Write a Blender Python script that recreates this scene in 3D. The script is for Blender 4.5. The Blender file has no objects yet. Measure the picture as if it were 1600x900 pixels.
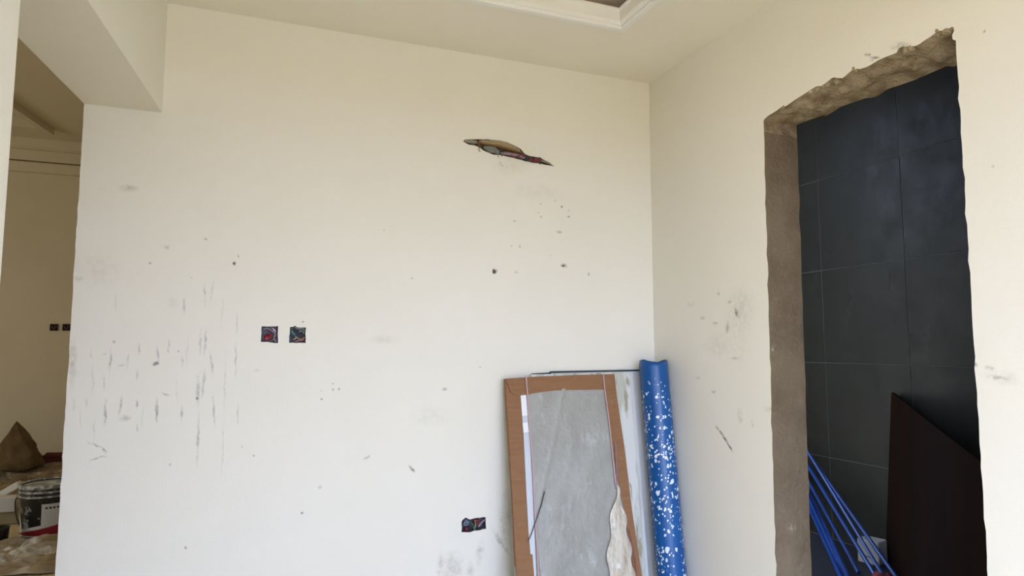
import bpy, bmesh, math, random
from mathutils import Vector, Matrix, noise
from mathutils.geometry import tessellate_polygon
random.seed(7)
S = bpy.context.scene
COL = S.collection
V = Vector

# ------------------------------------------------------------------ camera
FPX, PITCH, YAW, CAMH = 1030.0, math.radians(5.27), math.radians(21.1), 1.2
FWD = V((math.sin(YAW) * math.cos(PITCH), math.cos(YAW) * math.cos(PITCH), math.sin(PITCH)))
RGT = V((math.cos(YAW), -math.sin(YAW), 0))
UPV = RGT.cross(FWD)
CAM = V((0, 0, CAMH))
cd = bpy.data.cameras.new('camera'); cam = bpy.data.objects.new('camera', cd); COL.objects.link(cam)
cd.sensor_width = 36; cd.lens = FPX / 1600 * 36; cd.clip_start = 0.02; cd.clip_end = 200
M3 = Matrix((RGT, UPV, -FWD)).transposed()
cam.matrix_world = Matrix.Translation(CAM) @ M3.to_4x4()
S.camera = cam

# ------------------------------------------------------------------ world, lights, exposure
W = bpy.data.worlds.new('sky'); S.world = W; W.use_nodes = True
wn = W.node_tree.nodes; wl = W.node_tree.links; wn.clear()
wo = wn.new('ShaderNodeOutputWorld'); wb = wn.new('ShaderNodeBackground')
wb.inputs[0].default_value = (0.73, 0.89, 1.31, 1); wb.inputs[1].default_value = 10.3
wl.new(wb.outputs[0], wo.inputs[0])

def area(name, loc, target, sx, sy, power, color, portal=False):
    l = bpy.data.lights.new(name, 'AREA'); l.shape = 'RECTANGLE'; l.size = sx; l.size_y = sy
    l.energy = power; l.color = color
    if portal: l.cycles.is_portal = True
    o = bpy.data.objects.new(name, l); COL.objects.link(o)
    o.location = loc
    o.rotation_euler = (V(target) - V(loc)).to_track_quat('-Z', 'Y').to_euler()
    return o
WIN = (-0.30, 1.85, 0.05, 2.25)        # rear window opening x0,x1,z0,z1 in the wall behind the camera
YR = -1.5
area('window_portal', ((WIN[0]+WIN[1])/2, YR-0.12, (WIN[2]+WIN[3])/2), ((WIN[0]+WIN[1])/2, 3, (WIN[2]+WIN[3])/2),
     WIN[1]-WIN[0], WIN[3]-WIN[2], 1, (1, 1, 1), True)
WINL = (-1.30, -0.1, 0.05, 2.25)       # unseen opening in the left wall beside the camera, placed for side light: y0,y1,z0,z1
area('left_opening_portal', (-0.85, (WINL[0]+WINL[1])/2, (WINL[2]+WINL[3])/2), (3, (WINL[0]+WINL[1])/2, (WINL[2]+WINL[3])/2),
     WINL[1]-WINL[0], WINL[3]-WINL[2], 1, (1, 1, 1), True)
area('side_room_fill_light', (-5.9, 4.2, 1.5), (0, 4.6, 0.6), 1.2, 1.2, 60, (1.0, 0.93, 0.80))  # unseen area lamp added to brighten the side room; no window is built there

vs = S.view_settings
vs.view_transform = 'Standard'; vs.look = 'None'; vs.exposure = 0.0; vs.gamma = 1.0; vs.use_curve_mapping = False

# ------------------------------------------------------------------ picture -> place helpers
def ray(px, py):
    return FWD + RGT * ((px - 800) / FPX) + UPV * ((450 - py) / FPX)
def hit(px, py, ax, v):
    d = ray(px, py); return CAM + d * ((v - CAM[ax]) / d[ax])
def hitp(px, py, p0, n):
    d = ray(px, py); return CAM + d * ((p0 - CAM).dot(n) / d.dot(n))

# ------------------------------------------------------------------ materials
def lin(c):
    return tuple(((x/255)/12.92 if x/255 <= 0.04045 else ((x/255+0.055)/1.055)**2.4) for x in c) + (1,)
class Mat:
    def __init__(s, name, col, rough=0.6, **k):
        s.m = bpy.data.materials.new(name); s.m.use_nodes = True
        s.n = s.m.node_tree.nodes; s.l = s.m.node_tree.links
        s.b = s.n['Principled BSDF']
        s.b.inputs['Base Color'].default_value = lin(col) if len(col) == 3 else col
        s.b.inputs['Roughness'].default_value = rough
        for a, v in k.items(): s.b.inputs[a.replace('_', ' ')].default_value = v
        s.base = lin(col) if len(col) == 3 else col
        s.cur = None
    def node(s, t, **k):
        nd = s.n.new(t)
        for a, v in k.items(): setattr(nd, a, v)
        return nd
    def pos(s, obj=False):
        if obj: return s.node('ShaderNodeTexCoord').outputs['Object']
        return s.node('ShaderNodeNewGeometry').outputs['Position']
    def noise(s, vec, scale, detail=4, rough=0.55, stretch=None):
        if stretch:
            mp = s.node('ShaderNodeMapping'); mp.inputs['Scale'].default_value = stretch
            s.l.new(vec, mp.inputs[0]); vec = mp.outputs[0]
        t = s.node('ShaderNodeTexNoise'); t.inputs['Scale'].default_value = scale
        t.inputs['Detail'].default_value = detail; t.inputs['Roughness'].default_value = rough
        s.l.new(vec, t.inputs['Vector']); return t.outputs['Fac']
    def rng(s, v, a, b, c=0.0, d=1.0):
        r = s.node('ShaderNodeMapRange'); r.inputs[1].default_value = a; r.inputs[2].default_value = b
        r.inputs[3].default_value = c; r.inputs[4].default_value = d
        s.l.new(v, r.inputs[0]); return r.outputs[0]
    def math(s, op, a, b=None):
        m = s.node('ShaderNodeMath', operation=op)
        for i, x in enumerate((a, b)):
            if x is None: continue
            if hasattr(x, 'node'): s.l.new(x, m.inputs[i])
            else: m.inputs[i].default_value = x
        return m.outputs[0]
    def mix(s, fac, col, blend='MIX'):
        x = s.node('ShaderNodeMix', data_type='RGBA', blend_type=blend)
        if s.cur is None: x.inputs[6].default_value = s.base
        else: s.l.new(s.cur, x.inputs[6])
        x.inputs[7].default_value = lin(col) if len(col) == 3 else col
        if hasattr(fac, 'node'): s.l.new(fac, x.inputs[0])
        else: x.inputs[0].default_value = fac
        s.cur = x.outputs[2]; s.l.new(s.cur, s.b.inputs['Base Color']); return s
    def bump(s, h, strength=0.3, dist=0.01):
        b = s.node('ShaderNodeBump'); b.inputs['Strength'].default_value = strength
        b.inputs['Distance'].default_value = dist; s.l.new(h, b.inputs['Height'])
        s.l.new(b.outputs[0], s.b.inputs['Normal']); return s

WALLC = (241, 237, 223)
def wall_mat(name, marks=None, ax=None, col=WALLC):
    m = Mat(name, col, 0.55)
    P = m.pos()
    m.mix(m.rng(m.noise(P, 1.3, 5), 0.35, 0.75, 0, 0.35), (235, 230, 212))
    m.mix(m.rng(m.noise(P, 7, 4), 0.55, 0.8, 0, 0.25), (245, 243, 233))
    if marks:
        sx = m.node('ShaderNodeSeparateXYZ'); m.l.new(P, sx.inputs[0])
        cb = m.node('ShaderNodeCombineXYZ'); m.l.new(sx.outputs[ax], cb.inputs[0]); m.l.new(sx.outputs[2], cb.inputs[1])
        nz = m.node('ShaderNodeTexNoise'); nz.inputs['Scale'].default_value = 26; nz.inputs['Detail'].default_value = 3
        m.l.new(P, nz.inputs['Vector'])
        va = m.node('ShaderNodeVectorMath', operation='MULTIPLY_ADD')
        m.l.new(nz.outputs['Color'], va.inputs[0]); va.inputs[1].default_value = (0.02, 0.02, 0)
        add = m.node('ShaderNodeVectorMath', operation='ADD'); m.l.new(cb.outputs[0], add.inputs[0])
        add.inputs[1].default_value = (-0.01, -0.01, 0); m.l.new(add.outputs[0], va.inputs[2])
        vec = va.outputs[0]
        for colr, ms in marks.items():
            acc = None
            for (px, py, L, Wd, ang, st) in ms:
                c, s_ = math.cos(math.radians(ang)), math.sin(math.radians(ang))
                pl = WALLP[ax]
                a = hit(px - c*L/2, py + s_*L/2, 1-ax, pl); b = hit(px + c*L/2, py - s_*L/2, 1-ax, pl)
                q = hit(px + s_*Wd/2, py + c*Wd/2, 1-ax, pl); q2 = hit(px - s_*Wd/2, py - c*Wd/2, 1-ax, pl)
                A, B = V((a[ax], a[2])), V((b[ax], b[2])); Q = V((q[ax], q[2])) - V((q2[ax], q2[2]))
                mp = m.node('ShaderNodeMapping', vector_type='TEXTURE')
                ctr = (A+B)/2; d = B-A
                mp.inputs['Location'].default_value = (ctr.x, ctr.y, 0)
                mp.inputs['Rotation'].default_value = (0, 0, math.atan2(d.y, d.x))
                mp.inputs['Scale'].default_value = (max(d.length*0.62, 0.004), max(Q.length*0.62, 0.004), 1)
                m.l.new(vec, mp.inputs[0])
                g = m.node('ShaderNodeTexGradient', gradient_type='SPHERICAL'); m.l.new(mp.outputs[0], g.inputs[0])
                ma = m.node('ShaderNodeMath', operation='MULTIPLY_ADD'); m.l.new(g.outputs['Fac'], ma.inputs[0])
                ma.inputs[1].default_value = st * MSC.get(colr, 1.6)
                if acc is None: ma.inputs[2].default_value = 0
                else: m.l.new(acc, ma.inputs[2])
                acc = ma.outputs[0]
            br = m.rng(m.noise(P, 45, 5, 0.75), 0.38, 0.62, 0.1, 1.15)
            f = m.node('ShaderNodeClamp'); m.l.new(m.math('MULTIPLY', acc, br), f.inputs[0])
            m.mix(f.outputs[0], colr)
    h = m.math('ADD', m.math('MULTIPLY', m.noise(P, 3, 3), 1.0), m.math('MULTIPLY', m.noise(P, 160, 2), 0.16))
    m.bump(h, 0.22, 0.02)
    return m.m

XR, YB, ZC = 2.03, 3.10, 2.70
WALLP = {0: YB, 1: XR}
def z4(x, y): return 90 + x/2.369, 360 + y/2.369
back_grey = []
for (x, y, L, w, a, s_) in [(195,485,95,9,86,.4),(215,265,65,6,83,.22),(370,462,60,9,88,.4),(362,495,28,13,20,.85),(412,430,50,9,88,.6),
    (300,440,42,9,88,.35),(295,532,42,9,80,.3),(467,280,62,8,92,.33),(462,490,40,8,90,.25),(545,240,90,7,88,.3),(570,232,90,6,82,.28),
    (530,412,95,9,87,.42),(548,415,95,9,87,.42),(570,490,95,9,93,.38),(520,590,120,15,88,.36),(540,570,110,11,86,.36),(578,670,120,9,95,.36),
    (620,560,210,6,88,.2),(660,480,140,7,90,.3),(662,350,90,6,88,.22),(175,675,88,11,86,.5),(232,650,75,10,85,.42),(295,640,28,9,90,.6),
    (367,670,95,10,90,.55),(460,680,64,9,88,.36),(250,695,48,20,10,.3),(135,740,85,6,90,.25),(520,770,190,10,88,.34),(612,800,210,5,88,.18),
    (668,680,75,6,88,.24),(400,605,38,8,-22,.42),(175,455,26,8,15,.4),(235,500,26,7,10,.36),(140,795,60,8,-18,.5),(176,815,24,9,-60,.55),
    (150,842,66,8,10,.5),(60,645,50,8,88,.25),(105,640,34,8,88,.28),(172,565,60,8,88,.25),(260,480,60,7,85,.25),(124,455,36,7,88,.3),(297,730,30,7,88,.35),
    (405,65,20,12,-40,.4),(345,122,12,8,0,.4),(425,268,40,34,0,.14),(737,517,24,14,0,.2),(210,415,8,14,0,.45),(130,550,110,7,88,.18),
    (610,300,120,6,88,.14),(85,700,70,6,88,.15),(315,690,80,5,88,.18),(440,600,90,5,88,.15),(480,450,110,6,88,.15)]:
    px, py = z4(x, y); back_grey.append((px, py, L/2.369, w/2.369*1.15, a, s_*1.05))
back_dark = [(x, y, L*.8, w*.8, a, s_*.8) for x, y, L, w, a, s_ in [(773,424,11,10,90,2.2),(881,415,13,8,0,1.8),(868,314,5,4,0,.8),(878,323,5,5,0,.9),(889,328,5,4,0,.7),(889,338,6,5,0,1),(842,332,5,4,0,.6),
    (846,339,6,4,0,.5),(874,363,14,4,0,.5),(804,346,7,5,0,.4),(813,385,5,10,0,.5),(806,425,9,5,0,.4),(919,429,5,8,0,.4),(645,434,5,5,0,.6),
    (503,610,5,5,0,.7),(519,599,4,4,0,.6),(520,609,5,5,0,.8),(530,608,5,6,0,.6),(502,624,6,5,0,.8),(500,761,6,6,0,.9),(573,715,16,5,25,.7),
    (643,733,18,7,-50,.8),(695,608,9,7,0,.5),(472,802,6,6,0,.8),(290,856,6,5,0,.7),(265,725,5,5,0,.4),(322,374,6,6,0,1.1),(366,412,7,7,0,1.1),
    (373,400,4,8,0,.6),(299,435,5,5,0,.7),(308,623,6,6,0,.9),(473,502,5,5,0,.7),(750,574,6,4,0,.4),(378,699,5,5,0,.7),(397,712,5,5,0,.6),(278,549,5,5,0,.7),
    (179,535,5,6,0,.7),(845,318,4,4,0,.4),(860,400,6,3,0,.3),(800,384,5,5,0,.3),(600,360,4,4,0,.25)]]
back_tan = [(200,294,30,12,0,.5),(600,531,50,14,0,.22),(706,888,50,40,90,.5),(735,893,30,14,90,.5),(688,880,40,10,85,.4),(790,812,90,20,90,.5),(750,862,40,12,80,.5),(672,650,60,30,0,.14),
    (122,435,16,8,0,.5),(114,566,70,14,88,.5),(260,385,14,6,0,.3),(150,420,80,50,0,.15),(783,848,50,7,125,.7),(800,258,60,30,0,.2),(840,300,70,24,0,.14)]
side_grey = [(1151,488,7,16,40,.9),(1140,472,6,5,0,.7),(1137,510,22,6,85,.5),(1122,459,6,6,0,.4),(1156,650,24,7,95,.35),(1118,505,10,5,0,.4),(1098,497,10,6,0,.3),
    (1124,673,20,3.5,-48,1.2),(1133,687,18,3.5,-57,1.3),(1141,700,16,3.5,-60,1.0),(1115,612,8,5,0,.5),(1176,662,14,5,90,.4),(1150,560,18,6,0,.25),(1080,475,14,9,0,.2),
    (1548,577,22,9,-15,.4),(1558,590,34,8,-6,.35),(1524,570,8,8,0,.5),(1356,86,10,6,0,.9),(1366,90,16,5,0,.8),(1362,94,6,5,0,.8),(1408,72,30,12,0,.5),(1090,590,10,5,0,.25),
    (1537,50,5,5,0,.6),(1551,260,6,6,0,.3),(1160,480,40,70,0,.12),(1120,540,40,40,0,.12)]
side_tan = [(1563,590,60,24,-5,.3),(1205,640,10,30,90,.35),(1150,520,50,120,0,.14)]

M = {}
MSC = {(38, 34, 34): 1.5, (168, 160, 138): 1.1, (120, 122, 118): 1.6, (170, 160, 138): 1.0, (96, 88, 80): 1.3}
M['wall_back'] = wall_mat('painted wall with scuffs', {(168, 160, 138): back_tan, (120, 122, 118): back_grey, (38, 34, 34): back_dark}, 0)
M['wall_right'] = wall_mat('painted side wall', {(170, 160, 138): side_tan, (96, 88, 80): side_grey}, 1)
M['wall'] = wall_mat('plain off white paint')
M['ceil'] = wall_mat('ceiling paint', col=(246, 240, 224))
M['mould'] = Mat('moulding paint', (246, 245, 238), 0.45).m
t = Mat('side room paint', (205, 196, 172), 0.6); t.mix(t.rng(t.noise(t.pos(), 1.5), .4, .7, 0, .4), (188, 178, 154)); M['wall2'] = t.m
t = Mat('tray inner paint', (226, 206, 178), 0.6); M['tray_in'] = t.m
def cement():
    m = Mat('bare cement render', (136, 119, 94), 0.95); P = m.pos()
    m.mix(m.rng(m.noise(P, 5, 6), .35, .7), (116, 99, 76))
    m.mix(m.rng(m.noise(P, 24, 5), .55, .75, 0, .25), (168, 152, 124))
    m.mix(m.rng(m.noise(P, 6, 7, .75), .66, .71, 0, .7), (190, 180, 158))
    m.bump(m.math('ADD', m.noise(P, 60, 5), m.math('MULTIPLY', m.noise(P, 14, 3), 1.5)), .6, .012); return m.m
M['cement'] = cement()
def broken():
    m = Mat('broken plaster', (172, 154, 124), 0.97); P = m.pos()
    m.mix(m.rng(m.noise(P, 11, 6, .65), .42, .62), (132, 112, 84))
    m.mix(m.rng(m.noise(P, 6, 6, .7), .48, .64, 0, .85), (200, 184, 152))
    m.mix(m.rng(m.noise(P, 40, 4, .7), .66, .72, 0, .8), (92, 62, 44))
    m.bump(m.math('ADD', m.noise(P, 90, 5), m.math('MULTIPLY', m.noise(P, 22, 4), 2)), .6, .012); return m.m
M['broken'] = broken()
def floor_m():
    m = Mat('dusty concrete floor', (220, 200, 156), 0.92); P = m.pos()
    m.mix(m.rng(m.noise(P, 2, 6), .4, .65), (194, 176, 138))
    m.mix(m.rng(m.noise(P, 14, 6, .7), .5, .66, 0, .7), (184, 176, 162))
    m.bump(m.noise(P, 30, 6), .6, .02); return m.m
M['floor'] = floor_m()
M['ground'] = Mat('sandy yard ground', (150, 124, 80), 0.95).m
M['grout'] = Mat('grey grout', (88, 88, 85), 0.9).m
def tile_m():
    m = Mat('charcoal stone tile', (38, 37, 31), 0.48); P = m.pos()
    m.mix(m.rng(m.noise(P, 3, 6, .65), .42, .7), (45, 44, 37))
    m.mix(m.rng(m.noise(P, 5, 8, .75, (1, 1.6, .7)), .60, .66, 0, .5), (56, 56, 52))
    r = m.rng(m.noise(P, 8, 5), .3, .7, .38, .55); m.l.new(r, m.b.inputs['Roughness'])
    m.b.inputs['Specular IOR Level'].default_value = 0.2
    m.bump(m.noise(P, 7, 7, .7, (1, 1.6, .7)), .35, .006); return m.m
M['tile'] = tile_m()
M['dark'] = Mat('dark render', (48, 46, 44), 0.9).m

# ------------------------------------------------------------------ mesh helpers
def mesh_obj(name, verts, faces, mat, parent=None, loc=None, smooth=False, kind=None, mats=None, fmat=None):
    """verts in world space; object origin goes to loc (world)."""
    loc = V(loc) if loc is not None else V((0, 0, 0))
    me = bpy.data.meshes.new(name)
    me.from_pydata([tuple(V(v) - loc) for v in verts], [], faces)
    for mm in (mats or [mat]): me.materials.append(mm)
    if fmat: me.polygons.foreach_set('material_index', fmat)
    if smooth: me.polygons.foreach_set('use_smooth', [True]*len(me.polygons))
    bm = bmesh.new(); bm.from_mesh(me); bmesh.ops.recalc_face_normals(bm, faces=bm.faces); bm.to_mesh(me); bm.free()
    o = bpy.data.objects.new(name, me); COL.objects.link(o)
    if parent is not None:
        o.parent = parent; o.location = loc - wloc(parent)
    else: o.location = loc
    if kind: o['kind'] = kind
    return o
def wloc(o):
    l = V(o.location)
    while o.parent: o = o.parent; l += V(o.location)
    return l
def thing(name, loc, label, cat, group=None):
    o = bpy.data.objects.new(name, None); COL.objects.link(o); o.location = V(loc); o.empty_display_size = 0.05
    o['label'] = label; o['category'] = cat
    if group: o['group'] = group
    return o
def tag(o, label, cat, group=None):
    o['label'] = label; o['category'] = cat
    if group: o['group'] = group
    return o
def box_vf(x0, x1, y0, y1, z0, z1):
    v = [(x, y, z) for z in (z0, z1) for y in (y0, y1) for x in (x0, x1)]
    f = [(0,1,3,2), (4,6,7,5), (0,4,5,1), (2,3,7,6), (0,2,6,4), (1,5,7,3)]
    return v, f
def box(name, x0, x1, y0, y1, z0, z1, mat, parent=None, kind=None, bev=0, loc=None):
    v, f = box_vf(x0, x1, y0, y1, z0, z1)
    c = loc or ((x0+x1)/2, (y0+y1)/2, z0)
    o = mesh_obj(name, v, f, mat, parent, c, kind=kind)
    if bev:
        b = o.modifiers.new('bevel', 'BEVEL'); b.width = bev; b.segments = 2; b.limit_method = 'ANGLE'
    return o
def tube_vf(pts, rad, seg=12, cap=True, squash=1.0, rough=0.0, closed_axis=None):
    pts = [V(p) for p in pts]; n = len(pts)
    if not hasattr(rad, '__len__'): rad = [rad]*n
    verts, faces = [], []
    up = V((0, 0, 1)); prev = None
    for i, p in enumerate(pts):
        t = (pts[min(i+1, n-1)] - pts[max(i-1, 0)]).normalized()
        if prev is None:
            a = t.cross(up) if abs(t.dot(up)) < .95 else t.cross(V((0, 1, 0)))
            a.normalize()
        else: a = (prev - t*prev.dot(t)).normalized()
        prev = a; b = t.cross(a)
        for k in range(seg):
            an = 2*math.pi*k/seg
            r = rad[i]*(1 + (rough*noise.noise(p*40 + V((k*1.7, 0, 0))) if rough else 0))
            verts.append(p + a*math.cos(an)*r + b*math.sin(an)*r*squash)
    for i in range(n-1):
        for k in range(seg):
            k2 = (k+1) % seg
            faces.append((i*seg+k, i*seg+k2, (i+1)*seg+k2, (i+1)*seg+k))
    if cap: faces.append(tuple(range(seg))[::-1]); faces.append(tuple((n-1)*seg+k for k in range(seg)))
    return verts, faces
def tube(name, pts, rad, mat, parent=None, seg=12, loc=None, **k):
    v, f = tube_vf(pts, rad, seg, **k)
    return mesh_obj(name, v, f, mat, parent, loc if loc is not None else pts[0], smooth=True)
def smooth_path(pts, n=8):
    pts = [V(p) for p in pts]; out = []
    P = [pts[0]*2-pts[1]] + pts + [pts[-1]*2-pts[-2]]
    for i in range(1, len(P)-2):
        for k in range(n):
            t = k/n; a, b, c, d = P[i-1], P[i], P[i+1], P[i+2]
            out.append(.5*((2*b)+(c-a)*t+(2*a-5*b+4*c-d)*t*t+(3*b-a-3*c+d)*t**3))
    out.append(pts[-1]); return out
def merge(parts):
    V_, F_ = [], []
    for v, f in parts:
        o = len(V_); V_ += list(v); F_ += [tuple(i+o for i in q) for q in f]
    return V_, F_
def resample(poly, n):
    L = [0]
    for a, b in zip(poly, poly[1:]): L.append(L[-1] + (V(b)-V(a)).length)
    out = []
    for k in range(n):
        t = L[-1]*k/(n-1); i = 0
        while i < len(L)-2 and L[i+1] < t: i += 1
        u = (t-L[i])/max(L[i+1]-L[i], 1e-9); out.append(V(poly[i]).lerp(V(poly[i+1]), u))
    return out
def sheet_with_holes(outer, holes, to3):
    """triangulated flat sheet: outer / holes are lists of (u, v)"""
    loops = [[V((p[0], p[1], 0)) for p in L] for L in [outer] + holes]
    flat = [p for L in loops for p in L]
    tr = tessellate_polygon(loops)
    return [to3(p.x, p.y) for p in flat], [tuple(t) for t in tr]

# ------------------------------------------------------------------ back wall with recesses
def uz(px, py): q = hit(px, py, 1, YB); return (q.x, q.z)
def jag(poly, step=0.012, amp=0.003, seed=0):
    out = []
    for i, a in enumerate(poly):
        b = poly[(i+1) % len(poly)]; a, b = V(a), V(b); L = (b-a).length; n = max(1, int(L/step))
        nn = V((-(b-a).y, (b-a).x)).normalized() if L else V((0, 0))
        for k in range(n):
            p = a.lerp(b, k/n); q = V((p.x*50, p.y*50, seed))
            out.append(tuple(p + nn*amp*noise.noise(q)*2))
    return out
hole_sw1 = jag([uz(407.5, 534), uz(434, 536), uz(434.5, 510), uz(409, 510)], amp=.0018, seed=1)
hole_sw2 = jag([uz(451.5, 536), uz(477.5, 536), uz(478, 511.5), uz(464, 512), uz(461, 508.5), uz(458, 510.5), uz(453.5, 511)], amp=.0018, seed=2)
hole_low = jag([uz(721, 831.5), uz(735, 832), uz(741, 829.5), uz(759.5, 826.5), uz(758.5, 808), uz(741, 809.5), uz(734, 811.5), uz(728, 809), uz(721.5, 814)], amp=.0018, seed=3)
z8 = lambda x, y: uz(700+x/8, 190+y/8)
hole_ac = jag([z8(185,242), z8(260,285), z8(370,305), z8(450,365), z8(560,415), z8(690,420), z8(820,455), z8(960,490), z8(1060,515), z8(1160,525), z8(1250,545), z8(1330,562),
               z8(1250,500), z8(1160,452), z8(1020,428), z8(960,405), z8(910,345), z8(830,295), z8(720,262), z8(600,232), z8(450,222), z8(330,215), z8(240,220)], step=.02, amp=.0025, seed=4)
holes = [hole_sw1, hole_sw2, hole_low, hole_ac]
XL = -0.697
outer = [(XL, 0), (XR, 0), (XR, 3.3)]
outer += [(XL + .004*noise.noise(V((0, z*9, 3))) - .002*(random.random() < .2), z) for z in [3.3 - i*.03 for i in range(0, 110)]]
# solid wall: a front sheet, hole sides, a back sheet and the free end
v, f = sheet_with_holes(outer, holes, lambda u, z: V((u, YB, z)))
v2, f2 = sheet_with_holes(outer, [], lambda u, z: V((u, YB+.15, z)))
parts = [(v, f), (v2, f2)]
side_v, side_f = [], []
n = len(outer)
sv = [V((u, YB, z)) for u, z in outer] + [V((u, YB+.15, z)) for u, z in outer]
parts.append((sv, [(i, (i+1) % n, n+(i+1) % n, n+i) for i in range(n)]))
vv, ff = merge(parts)
wall_back = mesh_obj('wall_back', vv, ff, M['wall_back'], kind='structure')
wall_back.data.polygons.foreach_set('use_smooth', [False]*len(wall_back.data.polygons))
def recess(name, poly, depth, mat, parent):
    n = len(poly)
    a = [V((u, YB+.0005, z)) for u, z in poly]; c = sum((V(p) for p in poly), V((0, 0)))/n
    b = [V((c.x+(u-c.x)*.96, YB+depth, c.y+(z-c.y)*.96)) for u, z in poly]
    fs = [(i, (i+1) % n, n+(i+1) % n, n+i) for i in range(n)] + [tuple(n+i for i in range(n))]
    return mesh_obj(name, a+b, fs, mat, parent, (c.x, YB+depth/2, c.y))
recess('recess', hole_ac, .06, M['broken'], wall_back)

# wires and boxes ---------------------------------------------------
PC = {}
def plast(key, col, rough=.45, **k):
    if key not in PC:
        m = Mat(key, col, rough, **k); P = m.pos()
        m.mix(m.rng(m.noise(P, 60, 4), .5, .65, 0, .5), tuple(min(255, int(c*.6+70)) for c in col)); PC[key] = m.m
    return PC[key]
steel = plast('dirty box steel', (92, 84, 96), .6)
def coil(name, px, py, r, mat, parent, turns=1.6, rad=.0032, y=YB+.012, sq=.7, sd=0):
    c = hit(px, py, 1, y); rr = random.Random(sd); pts = []
    for k in range(int(turns*14)+1):
        a = k/14*2*math.pi; q = r*(.75+.25*math.sin(a*1.3+sd)); pts.append(V((c.x+q*math.cos(a), y+.008*math.sin(a*.7+sd), c.z+q*sq*math.sin(a))))
    return tube(name, pts, rad, mat, parent, seg=6)
def wirepath(name, pp, rad, mat, parent, y=YB+.008, n=6, wob=.0):
    pts = [hit(a, b, 1, y + (wob*math.sin(i*2.1) if wob else 0)) for i, (a, b) in enumerate(pp)]
    return tube(name, smooth_path(pts, n), rad, mat, parent, seg=8)
def box_thing(name, poly, label, cat, group=None):
    c = sum((V(p) for p in poly), V((0, 0)))/len(poly)
    t = thing(name, (c.x, YB+.02, min(p[1] for p in poly)), label, cat, group)
    recess('box_shell', poly, .045, steel, t); return t
b1 = box_thing('switch_box', hole_sw1, 'open square wall box packed with red and pinkish grey wires, left of the pair', 'switch box', 'open wall boxes')
coil('wire', 419, 525, .014, plast('red wire', (150, 44, 52)), b1, 2.2, .0042, sd=1)
coil('wire', 417, 528, .008, plast('red wire', (150, 44, 52)), b1, 1.5, .0045, y=YB+.006, sd=2)
wirepath('wire', [(411,515),(418,513),(426,517),(431,514)], .003, plast('grey pink wire', (146, 130, 142)), b1)
wirepath('wire', [(424,516),(430,522),(428,529),(432,534)], .0034, plast('grey pink wire', (146, 130, 142)), b1)
wirepath('wire', [(410,532),(417,534),(425,532),(430,526)], .003, plast('brown wire', (110, 66, 56)), b1)
tube('wire', smooth_path([hit(423,512,1,YB+.02), hit(427,514,1,YB+.004), hit(431,519,1,YB+.01)], 6), .0026, plast('white wire', (214, 206, 210)), b1, seg=6)
b2 = box_thing('switch_box', hole_sw2, 'open square wall box with teal, black and tan wires, right of the pair', 'switch box', 'open wall boxes')
wirepath('wire', [(455,513),(457,520),(462,526),(458,532)], .005, plast('teal wire', (70, 128, 124)), b2, y=YB+.014)
wirepath('wire', [(455,515),(463,517),(470,523),(476,526)], .0034, plast('black wire', (24, 26, 26)), b2)
wirepath('wire', [(460,511),(467,514),(473,513),(476,518)], .0032, plast('grey green wire', (128, 140, 128)), b2)
wirepath('wire', [(458,531),(464,528),(470,531),(476,527)], .003, plast('tan wire', (176, 128, 96)), b2)
wirepath('wire', [(456,526),(463,524),(468,528),(474,534)], .003, plast('black wire', (24, 26, 26)), b2, y=YB+.012)
wirepath('wire', [(466,520),(471,517),(475,522)], .003, plast('grey green wire', (128, 140, 128)), b2, y=YB+.015)
wirepath('wire', [(461,534),(468,532),(475,532)], .004, plast('pale red wire', (166, 120, 120)), b2, y=YB+.02)
b3 = box_thing('socket_box', hole_low, 'open double wall box low beside the cardboard edged panel, dark red and green wires inside', 'socket box', 'open wall boxes')
coil('wire', 729, 817, .016, plast('blue grey wire', (130, 146, 162)), b3, 1.4, .004, sd=3)
coil('wire', 729, 827, .010, plast('dark red wire', (116, 34, 44)), b3, 1.8, .0035, sd=4)
coil('wire', 731, 826, .014, plast('black wire', (24, 26, 26)), b3, 1.2, .003, sd=5)
coil('wire', 744, 815, .015, plast('dark red wire', (116, 34, 44)), b3, 2.4, .005, y=YB+.014, sd=6)
wirepath('wire', [(733,814),(738,820),(741,827),(745,829)], .0036, plast('green wire', (44, 92, 64)), b3)
wirepath('wire', [(742,812),(743,820),(741,828)], .003, plast('yellow green wire', (128, 138, 86)), b3)
wirepath('wire', [(748,823),(752,817),(757,812)], .0045, plast('grey pink wire', (146, 130, 142)), b3)
wirepath('wire', [(746,827),(752,824),(757,824)], .003, plast('black wire', (24, 26, 26)), b3)

# air conditioner pipe stub in the slanting slot ---------------------
pc = hit(790, 240, 1, YB)
ac = thing('pipe_bundle', (pc.x, YB, pc.z-.03), 'foam sleeved pipes and taped cables in a slanting slot high on the wall', 'pipes')
def acp(pp, rad, mat, nm, y=YB-.006, sq=1.0, rough=.15, seg=14):
    pts = smooth_path([hit(700+a/8, 190+b/8, 1, y) for a, b in pp], 6)
    nr = [rad[0]+0*i for i in range(len(pts))] if len(rad) == 1 else [rad[min(int(i/(len(pts)-1)*(len(rad)-1)), len(rad)-2)]*(1-((i/(len(pts)-1)*(len(rad)-1)) % 1 if i < len(pts)-1 else 1)) + rad[min(int(i/(len(pts)-1)*(len(rad)-1)), len(rad)-2)+1]*((i/(len(pts)-1)*(len(rad)-1)) % 1 if i < len(pts)-1 else 1) for i in range(len(pts))]
    return tube(nm, pts, nr, mat, ac, seg=seg, rough=rough, squash=sq)
acp([(395,250),(520,262),(660,280),(790,318),(900,368)], [.008,.012,.014,.016,.012,.006], plast('olive foam', (158, 140, 104), .9), 'insulation_sleeve')
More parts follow.
